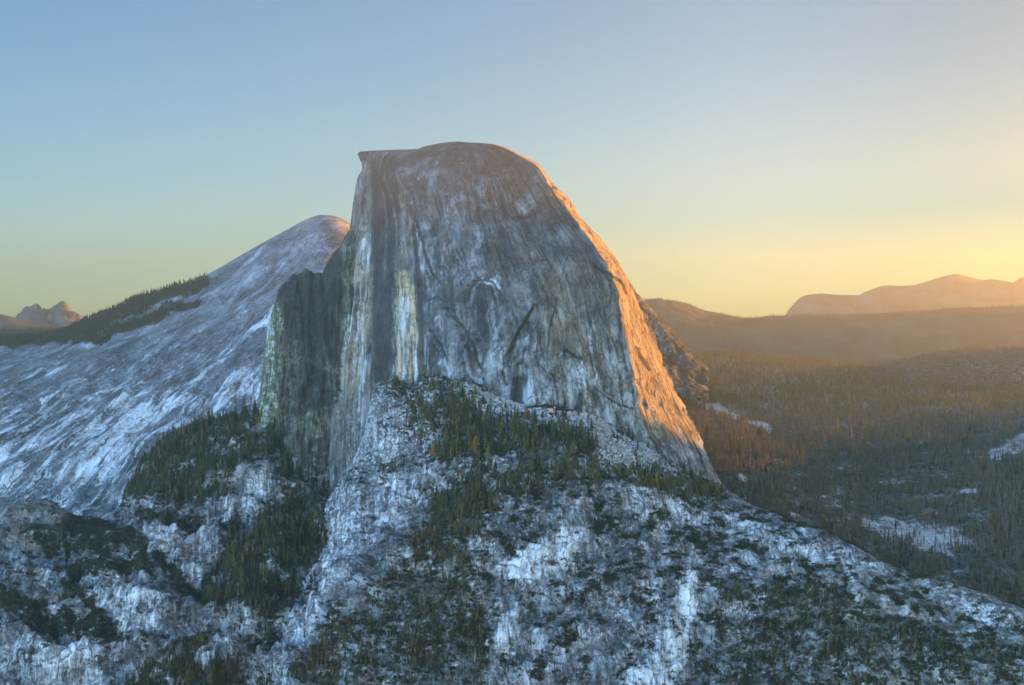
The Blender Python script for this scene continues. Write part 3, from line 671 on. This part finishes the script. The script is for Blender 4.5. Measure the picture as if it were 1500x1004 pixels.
def pym(name, V, Fs, m):
    me = bpy.data.meshes.new(name); me.from_pydata(V, [], Fs); me.materials.append(m); me.update()
    return me
def trunk_mesh(h=1., r=.017, seg=6, bend=.01):
    V, Fs = [], []
    zs = [-.06, .0, .15, .4, .7, h]
    for i, z in enumerate(zs):
        rr = r*(1.25 if i == 0 else 1)*max(.06, 1-z/h*.95)
        for k in range(seg):
            a = 2*math.pi*k/seg
            V.append((rr*math.cos(a)+bend*math.sin(z*4), rr*math.sin(a), z))
    for i in range(len(zs)-1):
        for k in range(seg):
            a, b = i*seg+k, i*seg+(k+1) % seg
            Fs.append((a, b, b+seg, a+seg))
    Fs.append(tuple(range(len(V)-seg, len(V))))
    return V, Fs
def crown_conifer(rs, z0=.12, wide=.17, whorls=15, per=7, power=.85, droop=.35, gap=.12):
    """drooping branch fans in whorls, gaps between them"""
    V, Fs = [], []
    for i in range(whorls):
        f = i/(whorls-1.)
        z = z0+(1-z0)*f**.92
        rad = wide*((1-f)**power+.03)*(1 if f > .12 else .8)
        n = max(4, int(per*(1-.45*f)))
        a0 = rs.uniform(0, 6.28)
        for j in range(n):
            if rs.random() < gap: continue
            a = a0+6.283*j/n+rs.uniform(-.3, .3)
            r = rad*rs.uniform(.6, 1.2); w = r*rs.uniform(.28, .42)
            zz = z+rs.uniform(-.02, .02)
            ca, sa = math.cos(a), math.sin(a)
            def pt(q, s, dz): return (q*ca-s*sa, q*sa+s*ca, zz+dz)
            k = len(V)
            V += [pt(0, 0, .025), pt(r*.45, w, -r*droop*.5), pt(r, 0, -r*droop*1.25), pt(r*.45, -w, -r*droop*.5), pt(r*.55, 0, .012), pt(r*.5, 0, -r*.55)]
            Fs += [(k, k+1, k+4), (k+1, k+2, k+4), (k+2, k+3, k+4), (k+3, k, k+4), (k, k+5, k+2)]
    k = len(V); V += [(0, 0, 1.02), (.012, 0, .93), (-.008, .01, .93), (-.006, -.01, .93)]
    Fs += [(k, k+1, k+2), (k, k+2, k+3), (k, k+3, k+1)]
    return V, Fs
def crown_tufts(rs, n=150, z0=.28, wide=.2, top=1., round_=True):
    """leaf clumps spread through an uneven round crown"""
    V, Fs = [], []
    cl = [(rs.gauss(0, .35), rs.gauss(0, .35), rs.random()) for _ in range(9)]
    for _ in range(n):
        cx, cy, cz = rs.choice(cl)
        f = min(1, max(0, cz+rs.gauss(0, .09)))
        rad = wide*math.sin(math.pi*(.12+.80*f))**.8
        x, y, z = (cx+rs.gauss(0, .32))*rad, (cy+rs.gauss(0, .32))*rad, z0+(top-z0)*f
        s = .035*rs.uniform(.7, 1.5)
        a, b = rs.uniform(0, 6.28), rs.uniform(-.9, .9)
        for q in range(2):
            a += 1.6
            ux, uy, uz = math.cos(a), math.sin(a), .2
            vx, vy, vz = -math.sin(a)*math.sin(b), math.cos(a)*math.sin(b), math.cos(b)
            k = len(V)
            V += [(x-s*ux, y-s*uy, z-s*uz), (x+s*vx*.8, y+s*vy*.8, z+s*vz*.8), (x+s*ux, y+s*uy, z+s*uz), (x-s*vx*.8, y-s*vy*.8, z-s*vz*.8)]
            Fs.append((k, k+1, k+2, k+3))
    return V, Fs
def shrub_mesh(rs, n=70, hgt=.75):
    V, Fs = [], []
    lobes = [(rs.gauss(0, .42), rs.gauss(0, .42), rs.uniform(.35, .7)) for _ in range(6)]
    for _ in range(n):
        lx, ly, lr = rs.choice(lobes)
        a, e = rs.uniform(0, 6.28), math.asin(rs.uniform(-.1, 1))
        x, y, z = lx+lr*math.cos(a)*math.cos(e), ly+lr*math.sin(a)*math.cos(e), hgt*lr*1.5*math.sin(e)
        s = rs.uniform(.10, .2); t = rs.uniform(0, 6.28); b = rs.uniform(.2, 1.2)
        ux, uy, uz = math.cos(t)*s, math.sin(t)*s, rs.uniform(-.4, .4)*s
        vx, vy, vz = -math.sin(t)*math.cos(b)*s, math.cos(t)*math.cos(b)*s, math.sin(b)*s
        k = len(V)
        V += [(x-ux, y-uy, z-uz), (x-vx, y-vy, z-vz), (x+ux, y+uy, z+uz), (x+vx, y+vy, z+vz)]
        Fs.append((k, k+1, k+2, k+3))
    return V, Fs
def boulder_mesh(rs):
    import bmesh
    bm = bmesh.new(); bmesh.ops.create_icosphere(bm, subdivisions=2, radius=1)
    o = [rs.uniform(0, 50) for _ in range(3)]
    pl = [Vector((rs.gauss(0, 1), rs.gauss(0, 1), rs.gauss(0, 1))).normalized() for _ in range(7)]
    for vtx in bm.verts:
        for p in pl:
            h = vtx.co.dot(p)
            if h > .68: vtx.co -= p*(h-.68)
        vtx.co.z *= .75; vtx.co.x *= 1.2
    V = [tuple(v.co) for v in bm.verts]; Fs = [tuple(v.index for v in f.verts) for f in bm.faces]
    bm.free(); return V, Fs
def snag_mesh(rs):
    V, Fs = trunk_mesh(1., .022, 6, .015)
    for i in range(9):
        z = rs.uniform(.35, .92); a = rs.uniform(0, 6.28); l = rs.uniform(.03, .09)*(1.2-z)*1.6; k = len(V)
        ca, sa = math.cos(a), math.sin(a)
        V += [(0, 0, z-.007), (0, 0, z+.007), (l*ca, l*sa, z+.02), (.006*-sa, .006*ca, z)]
        Fs += [(k, k+1, k+2), (k, k+3, k+2), (k+1, k+3, k+2)]
    return V, Fs

rs = random.Random(11)
T_me = pym('trunk', *trunk_mesh(), L_bark)
T_tall = pym('trunk_tall', *trunk_mesh(.92, .02), L_bark)
KIND = [  # crown mesh, trunk mesh
    (pym('crown_fir', *crown_conifer(rs), L_dark), T_me),
    (pym('crown_spire', *crown_conifer(rs, .10, .115, 17, 6, .7, .5), L_dark), T_me),
    (pym('crown_pine', *crown_conifer(rs, .30, .17, 11, 7, .55, .12, .25), L_olive), T_tall),
    (pym('crown_brown', *crown_conifer(rs, .22, .13, 13, 6, .6, .3, .3), L_brown), T_me),
    (pym('crown_olive', *crown_tufts(rs, 150, .22, .26), L_olive), T_tall),
]
CROWN_GOLD = pym('crown_gold', *crown_tufts(rs, 190, .18, .34), L_gold)
CROWN_PALE = pym('crown_pale', *crown_conifer(rs, .15, .15, 15, 7, .7, .4, .2), L_pale)
SNAGS = [pym('bare_trunk', *snag_mesh(rs), L_snag) for _ in range(3)]
SHRUBS = [pym('shrub_form', *shrub_mesh(rs), L_shrub) for _ in range(3)]
STONES = [pym('stone_form', *boulder_mesh(rs), L_stone) for _ in range(3)]

# -------- places on the terrain
def area(s):
    du = np.gradient(s.P, axis=1); dv = np.gradient(s.P, axis=0)
    return np.linalg.norm(np.cross(du, dv), axis=-1)
def scatter(s, w, n, tmax=None, dpow=0., g=rng):
    P = s.P
    wt = np.clip(w, 0, None)*area(s)
    inside = (s.pu > -40) & (s.pu < 1540) & (s.pv < 1050) & (s.N[..., 1] < .35)
    wt = wt*inside
    if tmax is not None: wt = wt*(s.t < s.T[tmax])
    if dpow: wt = wt*(3500./np.clip(P[..., 1], 500, None))**dpow
    wt = wt.ravel(); wt = wt/wt.sum()
    i = g.choice(len(wt), n, p=wt)
    r, c = np.unravel_index(i, P.shape[:2])
    r2 = np.clip(r+g.choice([-1, 1], n), 0, P.shape[0]-1); c2 = np.clip(c+g.choice([-1, 1], n), 0, P.shape[1]-1)
    a = g.random((n, 1))*.5; b = g.random((n, 1))*.5
    return P[r, c]+(P[r2, c]-P[r, c])*a+(P[r, c2]-P[r, c])*b
def spot(s, u, v, tmax=3):
    d = np.hypot(s.pu-u, s.pv-v)+1e6*(s.t > s.T[tmax]) if tmax is not None else np.hypot(s.pu-u, s.pv-v)
    return s.P.reshape(-1, 3)[d.argmin()]

def mass(name, label, cat, pts, sc, kinds, protos, tilt=.05):
    """one uncountable mass: points carrying instances of the prototype forms"""
    n = len(pts)
    me = bpy.data.meshes.new(name); me.vertices.add(n)
    me.vertices.foreach_set('co', np.asarray(pts, np.float32).ravel())
    def at_(nm, ty, dat, key='value'):
        me.attributes.new(nm, ty, 'POINT').data.foreach_set(key, np.asarray(dat, np.float32 if ty != 'INT' else np.int32).ravel())
    rot = np.stack([rng.normal(0, tilt, n), rng.normal(0, tilt, n), rng.random(n)*6.283], -1)
    scv = np.stack([sc*rng.uniform(.8, 1.25, n), sc*rng.uniform(.8, 1.25, n), sc], -1)
    at_('rot', 'FLOAT_VECTOR', rot, 'vector'); at_('size', 'FLOAT_VECTOR', scv, 'vector'); at_('form', 'INT', kinds)
    o = put(name, me, label, cat, 'stuff')
    ng = bpy.data.node_groups.new(name+'_spread', 'GeometryNodeTree')
    ng.interface.new_socket('Geometry', in_out='INPUT', socket_type='NodeSocketGeometry')
    ng.interface.new_socket('Geometry', in_out='OUTPUT', socket_type='NodeSocketGeometry')
    N_ = ng.nodes; Lk = ng.links.new
    gi, go = N_.new('NodeGroupInput'), N_.new('NodeGroupOutput')
    def na(nm, ty):
        q = N_.new('GeometryNodeInputNamedAttribute'); q.data_type = ty; q.inputs[0].default_value = nm
        return q.outputs[0]
    aform, asize, arot = na('form', 'INT'), na('size', 'FLOAT_VECTOR'), na('rot', 'FLOAT_VECTOR')
    e2r = N_.new('FunctionNodeEulerToRotation'); Lk(arot, e2r.inputs[0])
    join = N_.new('GeometryNodeJoinGeometry')
    for k, objs in enumerate(protos):
        j = N_.new('GeometryNodeJoinGeometry')
        for ob in objs:
            oi = N_.new('GeometryNodeObjectInfo'); oi.inputs[0].default_value = ob; oi.transform_space = 'ORIGINAL'
            Lk(oi.outputs['Geometry'], j.inputs[0])
        cmp = N_.new('FunctionNodeCompare'); cmp.data_type = 'INT'; cmp.operation = 'EQUAL'
        ia = [i for i in cmp.inputs if i.type == 'INT']
        Lk(aform, ia[0]); ia[1].default_value = k
        ip = N_.new('GeometryNodeInstanceOnPoints')
        Lk(gi.outputs[0], ip.inputs['Points']); Lk(cmp.outputs[0], ip.inputs['Selection']); Lk(j.outputs[0], ip.inputs['Instance'])
        Lk(e2r.outputs[0], ip.inputs['Rotation']); Lk(asize, ip.inputs['Scale'])
        Lk(ip.outputs[0], join.inputs[0])
    Lk(join.outputs[0], go.inputs[0])
    md = o.modifiers.new('spread', 'NODES'); md.node_group = ng
    return o

# -------- single trees
def tree(name, p, h, crown, trunk, label, cat, group, wide=1.):
    e = bpy.data.objects.new(name, None); COL.objects.link(e)
    e.location = p; e.scale = (h*wide, h*wide, h); e.rotation_euler = (random.gauss(0, .03), random.gauss(0, .03), random.uniform(0, 6.28))
    e['label'] = label; e['category'] = cat
    if group: e['group'] = group
    e.empty_display_size = .1
    for nm, me in (('trunk', trunk), ('crown', crown)):
        c = bpy.data.objects.new(nm, me); COL.objects.link(c); c.parent = e
    return e
PROTO = {}
def many(n, s, w, tmax, hs, kinds, label, group, name='conifer_tree', cat='conifer', dpow=0):
    pts = scatter(s, w, n, tmax, dpow)
    for p in pts:
        k = random.choice(kinds)
        e = tree(name, p, random.uniform(*hs), *KIND[k], label, cat, group, random.uniform(.9, 1.25))
        PROTO.setdefault(k, [c for c in e.children])
def reg(s, pts, fe=4): return poly(s.pu, s.pv, pts, fe)
many(75, near, reg(near, [(655,640),(720,625),(800,625),(860,640),(885,668),(860,672),(760,664),(690,672),(640,690)]), 3, (36, 52), [0, 1, 1, 2, 2], 'tall conifer in the mixed stand on the bench below the dome wall', 'conifers in the stand below the dome wall')
many(22, near, reg(near, [(630,572),(700,580),(720,610),(640,640),(610,600)]), 3, (30, 42), [0, 2, 2], 'conifer among pale boulders at the foot of the dark face', 'conifers at the foot of the dark face')
many(42, near, reg(near, [(205,700),(225,665),(255,638),(300,616),(345,606),(388,598),(390,615),(340,630),(290,645),(240,690)], 3), 4, (40, 60), [0, 0, 1], 'dark spire-shaped conifer on the crest of the left spur', 'dark conifers on the crest of the left spur')
many(44, ridge, ridge.tops*(ridge.pu > 128)*(ridge.pu < 302), 4, (16, 30), [0, 1], 'tiny dark conifer on the skyline of the long bare ridge', 'conifers on the skyline of the long ridge')
many(46, near, reg(near, [(740,672),(830,672),(900,690),(1000,712),(1055,725),(1060,740),(960,722),(880,712),(760,700)], 4), 3, (22, 38), [2, 4, 4, 0], 'bushy olive-green conifer along the rim of the front ridge', 'olive conifers along the rim of the front ridge', 'pine_tree', 'pine')
many(26, near, reg(near, [(760,590),(860,606),(930,645),(1000,690),(1050,715),(1040,725),(960,690),(860,640)], 5), 3, (24, 36), [0, 0, 1, 2], 'dark conifer in the boulder field under the sunlit wall', 'conifers in the boulder field under the sunlit wall')
many(26, valley, reg(valley, [(1015,640),(1060,632),(1110,655),(1120,690),(1050,690),(1030,670)], 6), None, (34, 46), [2, 2, 0], 'conifer catching golden light just beyond the foot of the dome edge', 'sunlit conifers beyond the foot of the dome')
tree('golden_tree', spot(near, 633, 672), 36, CROWN_GOLD, T_tall, 'round golden-leaved tree at the left end of the conifer stand', 'tree', None, 1.1)
tree('yellow_tree', spot(near, 696, 668), 44, CROWN_GOLD, T_tall, 'taller yellow-topped tree standing amid the dark conifers of the stand', 'tree', None, .85)
tree('pale_conifer', spot(near, 716, 678), 48, CROWN_PALE, T_tall, 'pale yellow-green pointed conifer in front of the dark stand', 'conifer', None, 1.1)
tree('pale_conifer', spot(near, 834, 690), 38, KIND[4][0], T_tall, 'light olive broad tree standing alone against the pale rim slab', 'conifer', None, 1.3)
for i, (s, u, v, h, lab) in enumerate([(near, 826, 742, 30, 'thin white dead trunk standing on the dark brushy slope of the front ridge'), (near, 732, 722, 32, 'pale brown dead trunk with stubs in front of the dark thicket'),
        (valley, 1092, 752, 52, 'thick pale broken dead trunk rising just behind the front ridge'), (valley, 1228, 633, 46, 'slim pale dead trunk in the hazy valley forest'),
        (valley, 1249, 642, 48, 'second slim dead trunk, brighter, in the dim valley forest'), (near, 696, 970, 30, 'white dead trunk at the edge of the brown brush, lowest in view')]):
    o = put('dead_tree', SNAGS[i % 3], lab, 'dead tree'); o.location = spot(s, u, v, 3 if s is near else None); o.scale = (h*1.2, h*1.2, h)
    o.rotation_euler = (0, random.gauss(0, .03), random.uniform(0, 6))
SH = []
for i, p in enumerate(scatter(near, near.shrub*reg(near, [(720,700),(880,695),(1050,740),(1200,790),(1280,840),(1100,850),(900,850),(740,830)], 20), 170, 3)):
    o = put('shrub', SHRUBS[i % 3], 'low dark rounded shrub on the pale rock of the front ridge', 'shrub', None, 'dark shrubs on the pale front ridge')
    q = random.uniform(6, 11); o.location = p; o.scale = (q*1.3, q*1.3, q*.9); o.rotation_euler = (0, 0, random.uniform(0, 6)); SH.append(o)
ST = []
for i, p in enumerate(scatter(near, near.tal, 70, 3)):
    o = put('boulder', STONES[i % 3], 'pale angular boulder in the talus at the foot of the dome', 'boulder', None, 'boulders in the talus below the dome')
    q = random.uniform(4, 7.5); o.location = p; o.scale = (q, q, q); o.rotation_euler = tuple(random.uniform(-.6, .6) for _ in range(2))+(random.uniform(0, 6),); ST.append(o)
for k in range(5):
    if k not in PROTO: PROTO[k] = tree('conifer_tree', spot(valley, 1100+20*k, 700, None), 30, *KIND[k], 'brownish conifer standing in the dim valley forest behind the ridge', 'conifer', 'brown conifers in the valley forest').children
PR = [list(PROTO[k]) for k in range(5)]

# -------- the masses
def stack(*parts):
    return [np.concatenate(x) for x in zip(*parts)]
def lot(s, w, n, tmax, lo, hi, probs, dpow=0.):
    return scatter(s, w, n, tmax, dpow), rng.uniform(lo, hi, n)*rng.uniform(.75, 1.15, n), rng.choice(len(probs), n, p=probs)
inn = lambda p, fe=10: reg(near, p, fe)
f1 = stack(lot(valley, valley.wood*(1-valley.sunny), 11500, 4, 13, 34, [.05, .04, .14, .73, .04], 1.2), lot(valley, valley.wood*valley.sunny, 11000, 4, 18, 34, [.06, .06, .34, .30, .24], .6),  # sunny part gets more golden-olive crowns, painting sunlight into the forest
           lot(valley, valley.wood*(valley.pv > 640), 4200, None, 11, 32, [.03, .03, .10, .80, .04]),
           lot(hill, hill.wood, 8000, 3, 14, 27, [.08, .06, .14, .72, 0]))
mass('valley_forest', 'dense hazy conifer forest covering the valley floor and far hill', 'forest', *f1, PR)
f2 = stack(lot(near, near.veg**2*inn(near_veg[0]), 4200, 3, 12, 34, [.45, .3, .1, .15, 0]),
           lot(near, near.veg*inn(near_veg[2]), 420, 3, 20, 36, [.3, .3, .25, .1, .05]),
           lot(near, near.veg*inn(near_veg[3]), 500, 3, 16, 30, [.4, .2, .2, .1, .1]),
           lot(near, near.veg**2*inn(near_veg[1]), 1100, 3, 8, 22, [.3, .1, .2, .25, .15]),
           lot(near, near.veg**2*inn(near_veg[5]), 900, 3, 8, 20, [.25, .1, .2, .35, .1]),
           lot(near, near.veg*inn(near_veg[6]), 900, 3, 10, 20, [.5, .2, .1, .1, .1]),
           lot(near, near.veg*inn(near_veg[4]), 260, 3, 14, 28, [.3, .1, .3, .1, .2]))
f2 = stack(f2, lot(near, near.veg*inn(near_veg[7]), 170, 3, 12, 30, [.3, .1, .3, .2, .1]), lot(near, near.veg*inn(near_veg[8]), 60, 3, 8, 18, [.2, .1, .3, .2, .2]))
mass('slope_forest', 'dark conifer woods filling the gullies and benches below the dome', 'forest', *f2, PR)
f3 = stack(lot(ridge, ridge.wood, 2600, 4, 13, 24, [.5, .5, 0, 0, 0]), lot(ridge, ridge.M[..., 1]*(1-ridge.wood), 1600, 3, 14, 26, [.5, .5, 0, 0, 0]),
           lot(mid, mid.tops, 500, None, 9, 19, [.5, .5, 0, 0, 0]), lot(darkh, 1+0*darkh.u, 2500, 3, 22, 36, [.5, .5, 0, 0, 0]))
mass('skyline_forest', 'thin dark fringe of conifer forest on the far ridges', 'forest', *f3, PR)
b1 = stack(lot(near, near.shrub, 11000, 3, 3.5, 8.5, [.34, .33, .33]), lot(near, near.veg, 9000, 3, 3.5, 7.5, [.34, .33, .33]), lot(ridge, ridge.M[..., 1], 1500, 3, 5, 9, [.34, .33, .33]))
mass('undergrowth', 'dark low brush scattered over the granite slopes', 'brush', *b1, [[o] for o in SH[:3]], .1)
t1 = lot(near, near.tal, 4200, 3, 1.2, 4.2, [.34, .33, .33])
mass('rubble', 'broken pale granite rubble spread below the dome walls', 'rubble', *t1, [[o] for o in ST[:3]], .5)

# ------------------------------------------------------------------ light, sky, air, camera
S = Vector((math.sin(R(SUN_AZ))*math.cos(R(SUN_EL)), math.cos(R(SUN_AZ))*math.cos(R(SUN_EL)), math.sin(R(SUN_EL))))
sl = bpy.data.lights.new('sun', 'SUN'); sl.energy = SUN_E; sl.angle = R(.5); sl.color = SUN_C
so = bpy.data.objects.new('sun', sl); COL.objects.link(so); so.rotation_euler = S.to_track_quat('Z', 'Y').to_euler()
w = bpy.data.worlds.new('World'); C.world = w; w.use_nodes = True
t = w.node_tree; t.nodes.clear(); k = NT(t)
sky = k.n('ShaderNodeTexSky', sky_type='NISHITA', sun_disc=False, sun_elevation=R(SUN_EL), sun_rotation=R(SUN_AZ), altitude=2200., air_density=SKY[0], dust_density=SKY[1], ozone_density=SKY[2])
d = k.n('ShaderNodeTexCoord').outputs['Generated']
ds = k.n('ShaderNodeSeparateXYZ', {0: d})
tint = k.mix(k.mapr(ds.outputs[0], .12, .36), k.mix(k.mapr(ds.outputs[0], -.36, .16), SKY_L, SKY_M), SKY_R)                 # cooler away from the sun, warmer towards it
dt = k.n('ShaderNodeVectorMath', {0: d, 1: (-.55, -.83, .1)}, operation='DOT_PRODUCT').outputs['Value']
back = k.mapr(dt, .3, .95)                                        # the open sky opposite the sunrise
tint = k.mix(back, tint, k.mix(k.mapr(ds.outputs[0], -.8, .4), SKY_BL, SKY_B))
hi = k.mapr(ds.outputs[2], .3, .9)
tint = k.mix(hi, tint, SKY_U)
bg = k.n('ShaderNodeBackground', {0: k.mix(1., sky.outputs[0], tint, 'MULTIPLY'), 1: SKY_S})
k.n('ShaderNodeOutputWorld', {0: bg.outputs[0]})

def haze():
    m, t = mat('haze_air'); k = NT(t)
    v = k.n('ShaderNodeVolumePrincipled', {'Color': (*HAZE_C, 1), 'Density': HAZE_D, 'Anisotropy': HAZE_G})
    o = k.n('ShaderNodeOutputMaterial', {1: v.outputs[0]})
    x0, x1, y0, y1, z0, z1 = -16000, 16000, -2500, 17500, -1130, 790
    vs = [(x, y, z) for z in (z0, z1) for y in (y0, y1) for x in (x0, x1)]
    fs = [(0, 2, 3, 1), (4, 5, 7, 6), (0, 1, 5, 4), (2, 6, 7, 3), (0, 4, 6, 2), (1, 3, 7, 5)]
    me = bpy.data.meshes.new('haze'); me.from_pydata(vs, [], fs); me.materials.append(m)
    put('haze', me, 'thin golden morning haze filling the valley', 'haze', 'stuff')
if HAZE_D > 0: haze()

cam = bpy.data.cameras.new('camera'); co = bpy.data.objects.new('camera', cam); COL.objects.link(co)
co.location = (0, 0, 0); co.rotation_euler = (R(90), 0, 0)
cam.sensor_width = 36; cam.lens = 36*F/1500; cam.shift_y = -(502-HY)/1500; cam.clip_start = 1; cam.clip_end = 200000
C.camera = co
C.view_settings.view_transform = 'Standard'; C.view_settings.look = 'None'; C.view_settings.gamma = 1
C.view_settings.exposure = EXPO
C.cycles.use_denoising = DENOISE
C.cycles.denoiser = 'OPENIMAGEDENOISE'
C.cycles.max_bounces = 4; C.cycles.diffuse_bounces = 2; C.cycles.glossy_bounces = 1; C.cycles.volume_bounces = 0
C.cycles.transparent_max_bounces = 4
